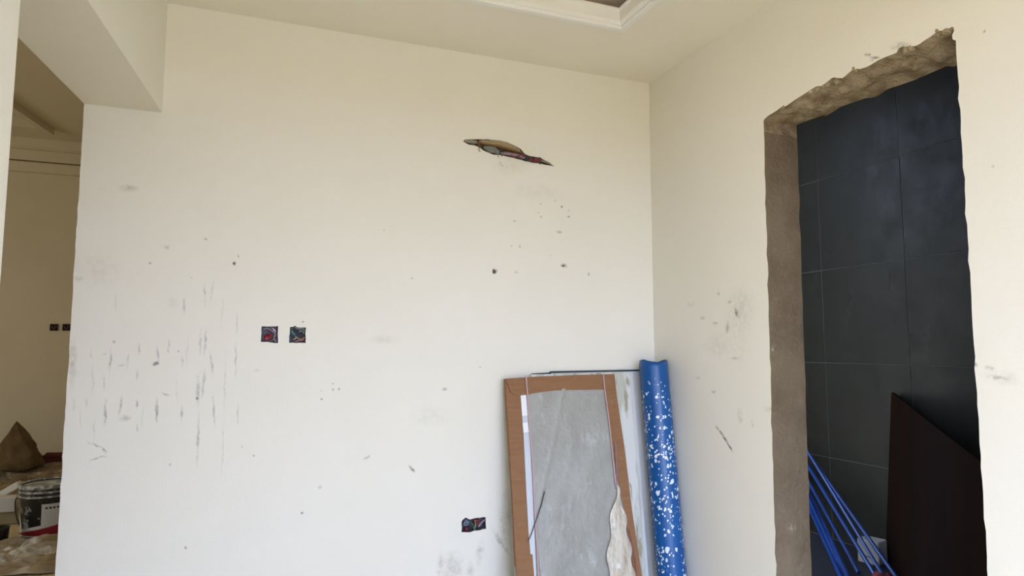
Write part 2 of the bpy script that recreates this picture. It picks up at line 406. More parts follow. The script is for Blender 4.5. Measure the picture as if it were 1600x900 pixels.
acp([(385,262),(520,292),(660,318),(780,352),(925,388)], [.0035,.004,.004,.004,.0035], plast('brown pipe', (120, 74, 32), .6), 'copper_pipe', y=YB-.014)
acp([(390,235),(388,280),(402,318)], [.004,.005,.004], plast('brown clip', (112, 62, 36), .7), 'clip', y=YB-.016)
acp([(440,318),(520,345),(600,368),(690,400)], [.006,.015,.016,.006], plast('grey teal foam', (120, 124, 114), .9), 'insulation_sleeve', y=YB-.002, rough=.5)
acp([(640,340),(665,365),(650,395),(680,430)], [.0035,.004,.003,.002], plast('black wire', (24, 26, 26)), 'wire', y=YB-.016)
acp([(690,392),(790,408),(880,425),(965,455)], [.007,.009,.009,.007], plast('mauve conduit', (140, 116, 126), .6), 'conduit', y=YB-.004)
acp([(790,425),(830,445),(880,430),(930,405)], [.0024,.003,.003,.0024], plast('maroon wire', (104, 30, 40)), 'wire', y=YB-.012)
acp([(925,395),(960,430),(1000,455)], [.004,.005,.004], plast('maroon wire', (104, 30, 40)), 'wire', y=YB-.012)
acp([(960,462),(1015,470)], [.0125,.0125], plast('black tape', (34, 36, 44), .4), 'tape_band', y=YB-.008, rough=0)
acp([(1015,470),(1060,478),(1110,482),(1150,488)], [.010,.0085,.0105,.009], plast('red tape', (120, 32, 38), .4), 'tape_band', y=YB-.008, rough=.2)
acp([(1065,452),(1075,500)], [.0035,.003], plast('black tape', (34, 36, 44), .4), 'tape_band', y=YB-.018)
acp([(1140,450),(1160,530)], [.006,.006], plast('black tape', (34, 36, 44), .4), 'tape_band', y=YB-.010)
acp([(1160,488),(1220,505),(1260,520),(1318,556)], [.004,.006,.006,.002], plast('grey conduit', (132, 128, 116), .6), 'conduit', y=YB+.004)
acp([(200,240),(260,248),(330,256),(385,262)], [.006,.009,.009,.006], plast('dusty conduit', (150, 142, 124), .8), 'conduit', y=YB+.004, rough=.5)
acp([(395,325),(385,355),(405,375)], [.0015,.0016,.0012], plast('maroon wire', (104, 30, 40)), 'wire', y=YB-.004, seg=6)
acp([(625,420),(635,450)], [.0016,.0012], plast('black wire', (24, 26, 26)), 'wire', y=YB-.004, seg=6)
acp([(655,500),(665,540),(700,560)], [.0009,.001,.0008], plast('dusty conduit', (150, 142, 124), .8), 'wire', y=YB-.002, seg=6)

# ------------------------------------------------------------------ right wall with the rough doorway
TH = .175
z3 = lambda x, y: (1160+x/4.092, 20+y/4.092)
top_front = [z3(135,690), z3(150,668), z3(220,625), z3(265,590), z3(275,600), z3(330,560), z3(400,515), z3(440,490), z3(480,465), z3(500,470), z3(545,440), z3(580,410), z3(605,418), z3(640,418),
             z3(690,375), z3(720,356), z3(750,360), z3(800,345), z3(880,297), z3(940,272), z3(985,258), z3(990,235), z3(1010,218), z3(1070,215), z3(1120,210),
             z3(1160,180), z3(1200,155), z3(1260,108), z3(1280,118), z3(1350,90), z3(1358,105), z3(1338,150), z3(1345,172), z3(1365,178)]
rng = random.Random(3)
def edge_px(x0, y0, x1, y1, n, amp, seed):
    return [(x0+(x1-x0)*k/n + amp*noise.noise(V((k*.55, seed, 0)))*1.6, y0+(y1-y0)*k/n) for k in range(n+1)]
left_front = edge_px(1212.5, 900, 1193, 190, 50, 2.2, 1)
right_front = edge_px(1493.5, 66, 1543.5, 900, 60, 2.6, 8)
fl = [hit(x, y, 0, XR) for x, y in left_front]; ft = [hit(x, y, 0, XR) for x, y in top_front]; fr = [hit(x, y, 0, XR) for x, y in right_front]
fl = [V((XR, fl[0].y, 0))] + fl; fr = fr + [V((XR, fr[-1].y, 0))]
front = resample(fl, 50)[:-1] + resample(ft, 70) + resample(fr, 60)[1:]
left_back = edge_px(1268, 900, 1245, 200, 40, 1.2, 5)
top_back = [z3(345,722), z3(360,712), z3(430,685), z3(520,655), z3(530,662), z3(600,622), z3(620,605), z3(680,582), z3(790,545), z3(830,543), z3(870,530), z3(930,487), z3(1000,465), z3(1100,430), z3(1180,395), z3(1250,365), z3(1310,340), z3(1350,345)]
bl = [hit(x, y, 0, XR+TH) for x, y in left_back]; bt = [hit(x, y, 0, XR+TH) for x, y in top_back]
yr = fr[3].y - .02
br = [V((XR+TH, yr+.008*noise.noise(V((0, k*.5, 2))), bt[-1].z*(1-k/40))) for k in range(41)]
bt = bt + [V((XR+TH, yr, bt[-1].z))]
bl = [V((XR+TH, bl[0].y, 0))] + bl
back = resample(bl, 50)[:-1] + resample(bt, 70) + resample(br, 60)[1:]
NP = len(front)
outF = [(YB+.15, 0), (YB+.15, 3.3), (YR-.15, 3.3), (YR-.15, 0)]
def ring_wall(loop, X):
    poly = [(p.y, p.z) for p in loop]            # far jamb foot .. top .. near jamb foot
    full = [(YR-.15, 0), (YR-.15, 3.3), (YB+.15, 3.3), (YB+.15, 0)] + poly
    return sheet_with_holes(full, [], lambda y, z: V((X, y, z)))
a = ring_wall(front, XR); b = ring_wall(back, XR+TH)
wall_right = mesh_obj('wall_right', *merge([a, b, ([V((XR, y, z)) for y, z in outF]+[V((XR+TH, y, z)) for y, z in outF], [(i, (i+1) % 4, 4+(i+1) % 4, 4+i) for i in range(3)])]), M['wall_right'], kind='structure')
# rough reveal between the two faces
K = 14; rv, rf = [], []
for j in range(K+1):
    t = j/K
    for i in range(NP):
        p = front[i].lerp(back[i], t)
        edge = math.sin(math.pi*t)
        top = 1 if 49 <= i <= 119 else .12
        nrm = V((0, 0, 1)) if top == 1 else V((0, 1 if i < 49 else -1, 0))
        d = noise.fractal(p*14, 1.0, 2.2, 4)*.018*edge*top
        # broken front lip slopes quickly up to the soffit line
        rv.append(p + nrm*d)
for j in range(K):
    for i in range(NP-1): rf.append((j*NP+i, j*NP+i+1, (j+1)*NP+i+1, (j+1)*NP+i))
fm = [1 if 48 <= (k % (NP-1)) <= 118 else 0 for k in range(len(rf))]
mesh_obj('door_reveal', rv, rf, None, wall_right, (0, 0, 0), mats=[M['cement'], M['broken']], fmat=fm, smooth=True)
# loose chips of plaster clinging to the broken edge
for k, (x, y, r) in enumerate([(265,600,.012),(440,500,.010),(545,455,.011),(610,440,.012),(720,362,.013),(1050,235,.016),(1090,225,.012),(1270,112,.014),(1320,112,.016),(1345,100,.014),(150,675,.010),(490,480,.01),(860,312,.008)]):
    px, py = z3(x, y); c = hit(px, py, 0, XR+.012)
    bm = bmesh.new(); bmesh.ops.create_icosphere(bm, subdivisions=2, radius=r)
    for q in bm.verts: q.co *= 1+.7*noise.noise(q.co*70+V((k, 0, 0)))
    me = bpy.data.meshes.new('plaster_chip'); bm.to_mesh(me); bm.free(); me.materials.append(M['broken'])
    o = bpy.data.objects.new('plaster_chip', me); COL.objects.link(o); o.parent = wall_right; o.location = c

# ------------------------------------------------------------------ left side: pier, beam over the passage
p_b = hit(253.5, 176, 1, YB); p_f = hit(137, 0, 2, 2.208)
dirR = (V((p_b.x, p_b.y)) - V((p_f.x, p_f.y))); dirR /= dirR.y
def xr_at(y): return p_b.x + dirR.x*(y-YB)
q_b = hit(131.5, 162.5, 1, YB); q_f = hit(25, 55, 2, 2.208)
dl = (V((q_b.x, q_b.y)) - V((q_f.x, q_f.y))); dl /= dl.y
def xl_at(y): return q_b.x + dl.x*(y-YB)
ZB = 2.208
d = ray(14, 250); t = p_b.x
# pier edge where the ray column x=14..25 meets the beam's room side plane
yp = None
lo, hi = .5, 3.0
for _ in range(40):
    mid = (lo+hi)/2
    s_ = mid/d.y
    if d.x*s_ > xr_at(mid): lo = mid
    else: hi = mid
# pick the Y where the ray crosses the plane
yp = (lo+hi)/2
def prism_y(y0, y1, z0, z1, x0f, x1f):
    v = [V((x0f(y0), y0, z0)), V((x1f(y0), y0, z0)), V((x1f(y1), y1, z0)), V((x0f(y1), y1, z0)),
         V((x0f(y0), y0, z1)), V((x1f(y0), y0, z1)), V((x1f(y1), y1, z1)), V((x0f(y1), y1, z1))]
    return v, [(0,3,2,1), (4,5,6,7), (0,1,5,4), (1,2,6,5), (2,3,7,6), (3,0,4,7)]
mesh_obj('wall_left', *merge([prism_y(WINL[1], yp, 0, 3.3, xl_at, xr_at), prism_y(YR-.15, WINL[0], 0, 3.3, xl_at, xr_at), prism_y(WINL[0], WINL[1], WINL[3], 3.3, xl_at, xr_at)]), M['wall'], kind='structure')
mesh_obj('trim_1', *prism_y(yp, YB+.001, ZB, 3.3, xl_at, xr_at), M['wall'], kind='structure')['label'] = 'painted beam over the passage'

# ------------------------------------------------------------------ ceiling with tray
TX1, TY1 = hit(975, 47, 2, ZC).x, hit(975, 47, 2, ZC).y
TX0, TY0 = .02, -1.45
v, f = sheet_with_holes([(-1.0, YR-.15), (XR+.02, YR-.15), (XR+.02, YB+.02), (-1.0, YB+.02)], [[(TX0, TY0), (TX1, TY0), (TX1, TY1), (TX0, TY1)]], lambda x, y: V((x, y, ZC)))
# keep the sheet inside the room: the left part beyond the beam is hidden in the wall
v = [V((max(p.x, xr_at(p.y)-.02), p.y, p.z)) for p in v]
ceiling = mesh_obj('ceiling', v, f, M['ceil'], kind='structure')
UC = .15
v, f = box_vf(TX0-.22, TX1+.22, TY0-.22, TY1+.22, ZC+.005, ZC+UC)
f = [q for i, q in enumerate(f) if i != 0]
mesh_obj('tray_recess', v, f, M['tray_in'], ceiling)
def frame_strip(name, prof, mat, parent):
    """prof: (inset from the tray edge, z) going round the rectangular opening"""
    vs_, fs_ = [], []; n = len(prof)
    for (cx, cy, sx, sy) in ((TX0, TY0, 1, 1), (TX1, TY0, -1, 1), (TX1, TY1, -1, -1), (TX0, TY1, 1, -1)):
        for (d_, z) in prof: vs_.append(V((cx+sx*d_, cy+sy*d_, z)))
    for c in range(4):
        for i in range(n):
            i2 = (i+1) % n; fs_.append((c*n+i, c*n+i2, ((c+1) % 4)*n+i2, ((c+1) % 4)*n+i))
    return mesh_obj(name, vs_, fs_, mat, parent)
mo = ceiling
frame_strip('moulding', [(0, ZC+.004), (0, ZC-.012), (.006, ZC-.016), (.030, ZC-.016), (.034, ZC-.010), (.034, ZC+.004)], M['mould'], mo)
frame_strip('moulding', [(.034, ZC+.004), (.034, ZC-.002), (.040, ZC-.002), (.052, ZC+.010), (.056, ZC+.052), (.064, ZC+.058), (.064, ZC+.066), (.04, ZC+.066)], M['mould'], mo)

# ------------------------------------------------------------------ floor, rear wall, yard
mesh_obj('floor', *merge([box_vf(-6.1, 4.2, .9, 8.0, -.12, 0), box_vf(-.88, 4.2, YR-.15, .9, -.12, 0)]), M['floor'], kind='structure')
v, f = sheet_with_holes([(-1.2, 0), (XR+TH, 0), (XR+TH, 3.3), (-1.2, 3.3)], [[(WIN[0], WIN[2]), (WIN[1], WIN[2]), (WIN[1], WIN[3]), (WIN[0], WIN[3])]], lambda x, z: V((x, YR, z)))
mesh_obj('wall_rear', v, f, M['wall'], kind='structure')
v, f = sheet_with_holes([(-1.2, 0), (XR+TH, 0), (XR+TH, 3.3), (-1.2, 3.3)], [[(WIN[0], WIN[2]), (WIN[1], WIN[2]), (WIN[1], WIN[3]), (WIN[0], WIN[3])]], lambda x, z: V((x, YR-.15, z)))
mesh_obj('wall_rear_outside', v, f, M['wall'], kind='structure')
frm = Mat('window frame aluminium', (190, 190, 188), .4).m
w1 = mesh_obj('window_1', *merge([box_vf(WIN[0], WIN[0]+.05, YR-.1, YR-.04, WIN[2], WIN[3]), box_vf(WIN[1]-.05, WIN[1], YR-.1, YR-.04, WIN[2], WIN[3]),
    box_vf(WIN[0], WIN[1], YR-.1, YR-.04, WIN[2], WIN[2]+.05), box_vf(WIN[0], WIN[1], YR-.1, YR-.04, WIN[3]-.05, WIN[3])]), frm, kind='structure')
mesh_obj('ground', [V((-40, .9, -.14)), V((40, .9, -.14)), V((40, -40, -.14)), V((-40, -40, -.14))], [(0, 1, 2, 3)], M['ground'], kind='structure')

# ------------------------------------------------------------------ bathroom beyond the doorway
BX, BY1, BY0, BZ = 3.43, 3.87, .55, 3.0
bw = box('wall_bathroom_far', BX+.0025, BX+.15, BY0-.1, BY1+.1, 0, BZ, M['grout'], kind='structure')
bn = box('wall_bathroom_side', XR+TH, BX+.15, BY1+.0025, BY1+.12, 0, BZ, M['grout'], kind='structure')
box('wall_bathroom_near', XR+TH, BX+.15, BY0-.12, BY0, 0, BZ, M['dark'], kind='structure')
box('ceiling_bathroom', XR+TH-.0, BX+.15, BY0-.12, BY1+.12, BZ, BZ+.05, M['dark'], kind='structure')
v, f = box_vf(0, 1, 0, 1, 0, 1)
box('floor_bathroom', XR+TH, BX+.012, BY0, BY1+.012, 0, .004, Mat('dark screed', (44, 46, 50), .6).m, kind='structure')
G = .0016
zs = [(.006, .51), (.51, 1.11), (1.11, 1.71), (1.71, 2.31), (2.31, 2.91), (2.91, 2.995)]
def shared(name, sx, sy, sz, mat, cache={}):
    k = (round(sx, 3), round(sy, 3), round(sz, 3))
    if k not in cache:
        bm = bmesh.new(); bmesh.ops.create_cube(bm, size=1)
        for q in bm.verts: q.co = V((q.co.x*sx, q.co.y*sy, q.co.z*sz))
        bmesh.ops.bevel(bm, geom=bm.edges[:], offset=.0012, segments=1, affect='EDGES')
        me = bpy.data.meshes.new(name); bm.to_mesh(me); bm.free(); me.materials.append(mat); cache[k] = me
    return cache[k]
for iy in range(5):
    y0 = 3.27-.6*iy; y1 = min(y0+.6, BY1)
    for (z0, z1) in zs:
        o = bpy.data.objects.new('tile', shared('tile', .012, y1-y0-2*G, z1-z0-2*G, M['tile'])); COL.objects.link(o); o.parent = bw
        o.location = V((BX+.006+.0012*random.random(), (y0+y1)/2, (z0+z1)/2)) - V(bw.location)
        o.rotation_euler = (0, random.uniform(-.0015, .0015), random.uniform(-.002, .002))
for ix in range(3):
    x1 = BX-.6*ix; x0 = max(x1-.6, XR+TH)
    if x1-x0 < .05: continue
    for (z0, z1) in zs:
        o = bpy.data.objects.new('tile', shared('tile', x1-x0-2*G, .012, z1-z0-2*G, M['tile'])); COL.objects.link(o); o.parent = bn
        o.location = V(((x0+x1)/2, BY1+.006, (z0+z1)/2)) - V(bn.location)

# brown board leaning in the bathroom
A = hit(1392.5, 613, 0, BX-.035); Bp = None
dd = ray(1530, 720); pd = V((-.627, -.779, 0)).normalized(); nn = V((-pd.y, pd.x, 0))
s_ = (A-CAM).dot(nn)/dd.dot(nn); Bp = CAM + dd*s_
eT = (Bp-A).normalized(); Cc = A + eT*1.62
A2 = hit(1383.5, 876, 2, .004); A2 = A + (A2-A)*((A.z-.006)/(A.z-A2.z))
C2 = A2 + V((eT.x, eT.y, 0))*1.62
C2.z = .006
nb = (Cc-A).cross(A2-A).normalized(); nb = nb if nb.dot(CAM-A) > 0 else -nb
bt_ = .018
m = Mat('dark brown board', (30, 14, 4), .8); m.b.inputs['Specular IOR Level'].default_value = .08; P = m.pos(True); m.mix(m.rng(m.noise(P, 4, 5, .6, (1, 1, .15)), .35, .7), (17, 8, 3)); m.bump(m.noise(P, 30, 3), .1, .002)
fv = [A, Cc, C2, A2]; vv = fv + [q - nb*bt_ for q in fv]
o = mesh_obj('board', vv, [(0,1,2,3), (7,6,5,4), (0,4,5,1), (1,5,6,2), (2,6,7,3), (3,7,4,0)], m.m, None, ((A2.x+C2.x)/2, (A2.y+C2.y)/2, 0))
tag(o, 'dark brown flat board with a sloping top edge leaning in the dark tiled room', 'board')

# blue rods
blue = Mat('blue plastic tube', (30, 62, 126), .35).m
rods = [((1270,718),(1399,900),.011), ((1270,740),(1368,900),.011), ((1270,765),(1341.5,895),.010), ((1268,779),(1324,900),.012), ((1268,800),(1313,900),.012), ((1272,722),(1384,906),.009), ((1268,788),(1317,896),.009)]
tubel = ['uppermost blue plastic rod of the sheaf, lying right of the others on the dark floor', 'second blue rod from the top of the sheaf, slightly left of the uppermost',
         'blue rod in the middle of the sheaf whose lower end stops short', 'fourth blue rod from the top, in the tight lower group',
         'lowest blue rod of the sheaf, nearest the cement door jamb', 'thin blue rod just under the uppermost one', 'thin blue rod squeezed between the two lowest thick ones']
for i, ((x0, y0), (x1, y1), r) in enumerate(rods):
    a = hit(x0, y0, 0, BX-.10-.05*i/2); k = 1.0 if i == 2 else 1.06
    b = hit(x0+(x1-x0)*k, y0+(y1-y0)*k, 2, r+.005)
    top = a + (a-b)*.75
    if top.x > BX-.02 or top.y > BY1-.02:
        s_ = min((BX-.03-b.x)/(a.x-b.x) if a.x > b.x else 9, (BY1-.03-b.y)/(a.y-b.y) if a.y > b.y else 9); top = b + (a-b)*s_
    v, f = tube_vf([b, top], r, 12, cap=False); v2, f2 = tube_vf([b, top], r*.75, 12, cap=False)
    rim = [(k_, (k_+1) % 12, 24+(k_+1) % 12, 24+k_) for k_ in range(12)] + [(12+k_, 12+(k_+1) % 12, 36+(k_+1) % 12, 36+k_) for k_ in range(12)]
    vv, ff = merge([(v, f), (v2, f2)])
    o = mesh_obj('plastic_rod', vv, ff+rim, blue, None, (b.x, b.y, 0), smooth=False)
    tag(o, tubel[i], 'rod', 'blue plastic rods in the dark tiled room')

# pale block with loose wire and a red scrap between the rods and the board
c0 = hit(1368, 893, 2, .0)
def rock(name, c, r, sc, mat, parent=None, seed=0, sub=3, amp=.35, freq=1.2):
    bm = bmesh.new(); bmesh.ops.create_icosphere(bm, subdivisions=sub, radius=1)
    for q in bm.verts:
        w = 1+amp*noise.fractal(q.co*freq+V((seed, seed*.3, 0)), 1, 2, 3)
        q.co = V((q.co.x*sc[0], q.co.y*sc[1], q.co.z*sc[2]))*r*w
    mz = min(q.co.z for q in bm.verts)
    for q in bm.verts: q.co.z -= mz
    me = bpy.data.meshes.new(name); bm.to_mesh(me); bm.free(); me.materials.append(mat)
    me.polygons.foreach_set('use_smooth', [True]*len(me.polygons))
    o = bpy.data.objects.new(name, me); COL.objects.link(o)
    o.location = V(c) - (wloc(parent) if parent else V((0, 0, 0)))
    if parent: o.parent = parent
    return o
pale = Mat('pale dusty block', (176, 176, 172), .9).m
pb = hit(1369, 885, 0, BX-.16)
o = box('block', pb.x-.05, pb.x+.05, pb.y-.04, pb.y+.08, .005, .005+.13, pale, bev=.008)
o.rotation_euler = (0, 0, .25)
tag(o, 'pale grey block on the bathroom floor behind the blue rods', 'block')
sc_ = hit(1377, 905, 2, .03)
o = rock('rag', (sc_.x, sc_.y, .005), .045, (1.3, .8, .6), Mat('dull red cloth', (120, 50, 52), .9).m, None, 5, 3, .6, 2)
tag(o, 'small dull red rag beside the pale block and the rods', 'rag')
wp = [hit(x, y, 0, pb.x-.09) for x, y in [(1352,868),(1360,872),(1368,880),(1364,886),(1372,884),(1378,892),(1370,896)]]
wp = [V((p.x, p.y, max(p.z, .012))) for p in wp]
o = tube('wire', smooth_path(wp, 6), .0025, plast('black wire', (24, 26, 26)), None, seg=6)
tag(o, 'thin tangled black wire in front of the pale block', 'wire')

# ------------------------------------------------------------------ side room seen through the passage
FY = 7.3
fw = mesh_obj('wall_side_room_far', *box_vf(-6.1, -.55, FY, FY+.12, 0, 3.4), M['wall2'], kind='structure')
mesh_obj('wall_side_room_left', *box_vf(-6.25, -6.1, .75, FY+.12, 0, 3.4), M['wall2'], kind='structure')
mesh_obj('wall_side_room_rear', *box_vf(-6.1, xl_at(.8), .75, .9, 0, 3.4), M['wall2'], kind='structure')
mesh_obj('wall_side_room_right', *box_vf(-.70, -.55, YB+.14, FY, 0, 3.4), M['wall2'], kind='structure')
zr = [hit(60, y, 1, FY).z for y in (221, 235, 253, 256, 271)]
CZ = zr[0]
bxs = lambda y, z0, z1: box_vf(-6.1, -.70, FY-y, FY-.001, z0, z1)
mesh_obj('cornice', *merge([bxs(.10, zr[1], CZ), bxs(.085, zr[1]-.012, zr[1])]), M['wall2'], fw)
mesh_obj('cornice', *bxs(.035, zr[2], zr[1]), M['wall2'], fw)
mesh_obj('cornice', *bxs(.05, zr[4], zr[3]), M['wall2'], fw)
dA = hit(20, 158, 2, CZ); dB = hit(85, 203, 2, CZ)
kx = (dB.x-dA.x)/(dB.y-dA.y)
ey = min(dB.y, FY-.35)
hx = lambda y: dA.x + kx*(y-dA.y)
v, f = sheet_with_holes([(-6.1, .76), (-.5, .76), (-.5, FY), (-6.1, FY)], [[(-5.4, 1.5), (hx(1.5), 1.5), (hx(ey), ey), (-5.4, ey)]], lambda x, y: V((x, y, CZ)))
v = [V((min(p.x, (xl_at(p.y)+.05 if p.y < YB else -.6)), p.y, p.z)) for p in v]
c2 = mesh_obj('ceiling_side_room', v, f, M['wall2'], kind='structure')
hv = [(-5.4, 1.5), (hx(1.5), 1.5), (hx(ey), ey), (-5.4, ey)]
mesh_obj('tray_recess', [V((x, y, CZ)) for x, y in hv]+[V((x, y, CZ+.09)) for x, y in hv], [(i, (i+1) % 4, 4+(i+1) % 4, 4+i) for i in range(4)]+[(4, 5, 6, 7)], M['wall2'], c2)
def rail(y0, y1, off, w, z0, z1):
    return [V((hx(y0)+off, y0, z0)), V((hx(y0)+off+w, y0, z0)), V((hx(y1)+off+w, y1, z0)), V((hx(y1)+off, y1, z0)), V((hx(y0)+off, y0, z1)), V((hx(y0)+off+w, y0, z1)), V((hx(y1)+off+w, y1, z1)), V((hx(y1)+off, y1, z1))], [(0,3,2,1), (4,5,6,7), (0,1,5,4), (1,2,6,5), (2,3,7,6), (3,0,4,7)]
mesh_obj('moulding', *rail(1.5, ey, -.06, .06, CZ-.05, CZ), M['wall2'], c2)
# its two open wall boxes
blk = plast('painted recess shade', (22, 18, 16), .9)  # black colour stands for the shade inside the uncut holes
for i, (px, py) in enumerate([(84.5, 511.5), (104, 511.5)]):
    c = hit(px, py, 1, FY); 
    t = thing('switch_box', (c.x, FY, c.z-.045), ['dark open wall box on the dim far wall, left of its pair', 'dark open wall box on the dim far wall, beside the white wall end'][i], 'switch box', 'wall boxes on the far wall')
    h = .031
    mesh_obj('box_shell', *merge([box_vf(c.x-h, c.x+h, FY-.012, FY-.001, c.z+h-.004, c.z+h), box_vf(c.x-h, c.x+h, FY-.012, FY-.001, c.z-h, c.z-h+.004),
        box_vf(c.x-h, c.x-h+.004, FY-.012, FY-.001, c.z-h, c.z+h), box_vf(c.x+h-.004, c.x+h, FY-.012, FY-.001, c.z-h, c.z+h), box_vf(c.x-h, c.x+h, FY-.004, FY-.001, c.z-h, c.z+h)]), blk, t, (c.x, FY, c.z))
    tube('wire', smooth_path([V((c.x-.024, FY-.006, c.z+.015)), V((c.x, FY-.016, c.z-.01)), V((c.x+.024, FY-.008, c.z+.01))], 6), .004, plast('brown wire', (110, 66, 56)), t, seg=6)

# rubble heap and sheets on the side room floor
def heap(name, x0, x1, y0, y1, hfun, mat, nx=60, ny=60, kind=None):
    vs_, fs_ = [], []
    for j in range(ny+1):
        for i in range(nx+1):
            x = x0+(x1-x0)*i/nx; y = y0+(y1-y0)*j/ny
            e = min(i, nx-i, 6)/6*min(j, ny-j, 6)/6
            vs_.append(V((x, y, .002 + max(0, hfun(x, y))*e)))
    for j in range(ny):
        for i in range(nx): fs_.append((j*(nx+1)+i, j*(nx+1)+i+1, (j+1)*(nx+1)+i+1, (j+1)*(nx+1)+i))
    return mesh_obj(name, vs_, fs_, mat, None, ((x0+x1)/2, (y0+y1)/2, 0), smooth=False, kind=kind)
def rub():
    m = Mat('sandy rubble', (168, 152, 124), .95); P = m.pos()
    m.mix(m.rng(m.noise(P, 5, 6, .7), .4, .6), (126, 106, 80)); m.mix(m.rng(m.noise(P, 16, 5, .7), .58, .66), (208, 202, 188))
    m.bump(m.noise(P, 40, 6), .8, .03); return m.m
hp = heap('rubble', -3.2, -.75, 6.15, FY-.02, lambda x, y: .03+.17*min(1, max(0, (y-6.2)/.6)) + .04*noise.fractal(V((x*4, y*4, 0)), 1, 2, 4), rub(), 70, 60, 'stuff')
tag(hp, 'low sandy heap of rubble and dust along the far wall', 'rubble')

def floor_at(px, py, z=0.0): return hit(px, py, 2, z)
# sack
sackm = Mat('khaki sack cloth', (112, 92, 58), .95); P = sackm.pos(True)
sackm.mix(sackm.rng(sackm.noise(P, 5, 5), .35, .7), (74, 60, 38)); sackm.mix(sackm.rng(sackm.noise(P, 9, 5), .6, .7, 0, .7), (140, 122, 84))
wv = sackm.node('ShaderNodeTexWave'); wv.inputs['Scale'].default_value = 60; sackm.l.new(P, wv.inputs['Vector'])
sackm.bump(sackm.math('ADD', sackm.math('MULTIPLY', wv.outputs['Fac'], .2), sackm.noise(P, 12, 5)), .6, .02)
SD = 6.75
sb = hit(38, 737, 1, SD); stp = hit(23, 660, 1, SD); sl = hit(-4, 737, 1, SD); srr = hit(79, 722, 1, SD)
bm = bmesh.new(); bmesh.ops.create_uvsphere(bm, u_segments=48, v_segments=36, radius=1)
base_z, top_z = sb.z, stp.z; Hs = top_z-base_z
for q in bm.verts:
    t = (q.co.z+1)/2; r = math.hypot(q.co.x, q.co.y); an = math.atan2(q.co.y, q.co.x)
    prof = (1-t)**.9*(.95) + .12*(1-t**6)           # wide foot, narrow tied neck
    if t > .9: prof = max(prof*.9, .10*(1-t)*10)
    prof *= min(1, (t*9)**.5) if t < .11 else 1
    wr = 1+.10*math.sin(an*7+t*5)*t + .06*math.sin(an*3+t*9) + .34*(1-t*.4)*noise.fractal(V((math.cos(an)*1.5, math.sin(an)*1.5, t*4)), 1, 2, 4)
    cx = (sl.x+srr.x)/2*(1-t)+stp.x*t - .02
    rx = (srr.x-sl.x)/2; ry = rx*.75
    q.co = V((cx + math.cos(an)*rx*prof*wr, SD + .12*t + math.sin(an)*ry*prof*wr, base_z + Hs*t))
me = bpy.data.meshes.new('sack'); lc = V((sb.x, SD, base_z))
for q in bm.verts: q.co -= lc
bm.to_mesh(me); bm.free(); me.materials.append(sackm.m); me.polygons.foreach_set('use_smooth', [True]*len(me.polygons))
sk = bpy.data.objects.new('sack', me); COL.objects.link(sk); sk.location = lc
tag(sk, 'slumped khaki cloth sack with a pointed top against the far wall', 'sack')
# red cloth by the wall
rc = hit(90, 721, 1, 6.95)
o = rock('rag', (rc.x, rc.y, rc.z-.05), .12, (1.4, .6, .45), Mat('faded maroon cloth', (96, 44, 44), .95).m, None, 8, 3, .6, 2)
tag(o, 'faded maroon rag at the foot of the far wall, right of the sack', 'rag')

# paint bucket ---------------------------------------------------------
bc = floor_at(74, 834); BR = .150; BH = .325
pw = (floor_at(35, 834)-floor_at(74, 834)).length
BR = pw*1.02; 
zt = hit(70, 757, 1, bc.y-BR*.6).z; BH = max(.25, zt)
bk = thing('paint_bucket', (bc.x, bc.y, 0), 'black and white plastic paint bucket with a dark red band and white label', 'bucket')
def lathe(prof, c, seg=48, a0=0, a1=2*math.pi):
    vs_, fs_ = [], []; full = abs(a1-a0-2*math.pi) < 1e-6; ns = seg if full else seg+1
    for (r, z) in prof:
        for k in range(ns):
            an = a0+(a1-a0)*k/seg; vs_.append(V((c.x+r*math.cos(an), c.y+r*math.sin(an), z)))
    for i in range(len(prof)-1):
        for k in range(seg):
            k2 = (k+1) % ns; fs_.append((i*ns+k, i*ns+k2, (i+1)*ns+k2, (i+1)*ns+k))
    return vs_, fs_
bkm = Mat('black bucket plastic', (20, 22, 26), .35); P = bkm.pos(True)
bkm.mix(bkm.rng(bkm.noise(P, 14, 5, .7), .57, .62, 0, .8), (150, 156, 158)); bkm.mix(bkm.rng(bkm.noise(P, 6, 4), .6, .64, 0, .7), (60, 82, 84))
r0, r1 = BR*.86, BR*.98
rr = lambda z: r0+(r1-r0)*z/BH
mesh_obj('body', *lathe([(0, .004), (r0*.96, .0), (r0, .01), (rr(BH*.8), BH*.8), (rr(BH), BH-.01), (rr(BH)-.004, BH-.01), (r0-.004, .012), (0, .012)], bc), bkm.m, bk, bc, smooth=True)
whp = Mat('white bucket plastic', (205, 208, 206), .5).m; gyp = Mat('grey rim plastic', (120, 124, 124), .5); P = gyp.pos(True)
gyp.mix(gyp.rng(gyp.noise(P, 30, 4), .45, .55), (196, 200, 198))
for zz, hh in ((BH*.86, .012), (BH*.775, .010)):
    mesh_obj('rib', *lathe([(rr(zz), zz), (rr(zz)+.010, zz), (rr(zz)+.010, zz+hh), (rr(zz), zz+hh)], bc), gyp.m, bk, V((bc.x, bc.y, zz)))
mesh_obj('rim', *lathe([(rr(BH)-.006, BH-.02), (rr(BH)+.010, BH-.022), (rr(BH)+.012, BH), (rr(BH)-.002, BH+.004), (rr(BH)-.006, BH-.006)], bc), gyp.m, bk, V((bc.x, bc.y, BH)), smooth=True)
pm = Mat('grey paint residue', (150, 156, 160), .5); P = pm.pos(); pm.mix(pm.rng(pm.noise(P, 12, 5), .45, .6), (206, 212, 214))
mesh_obj('paint_residue', *lathe([(0, BH*.955), (rr(BH)*.97, BH*.96)], bc), pm.m, bk, V((bc.x, bc.y, BH*.86)))
facing = math.atan2(CAM.y-bc.y, CAM.x-bc.x)      # the side towards the room
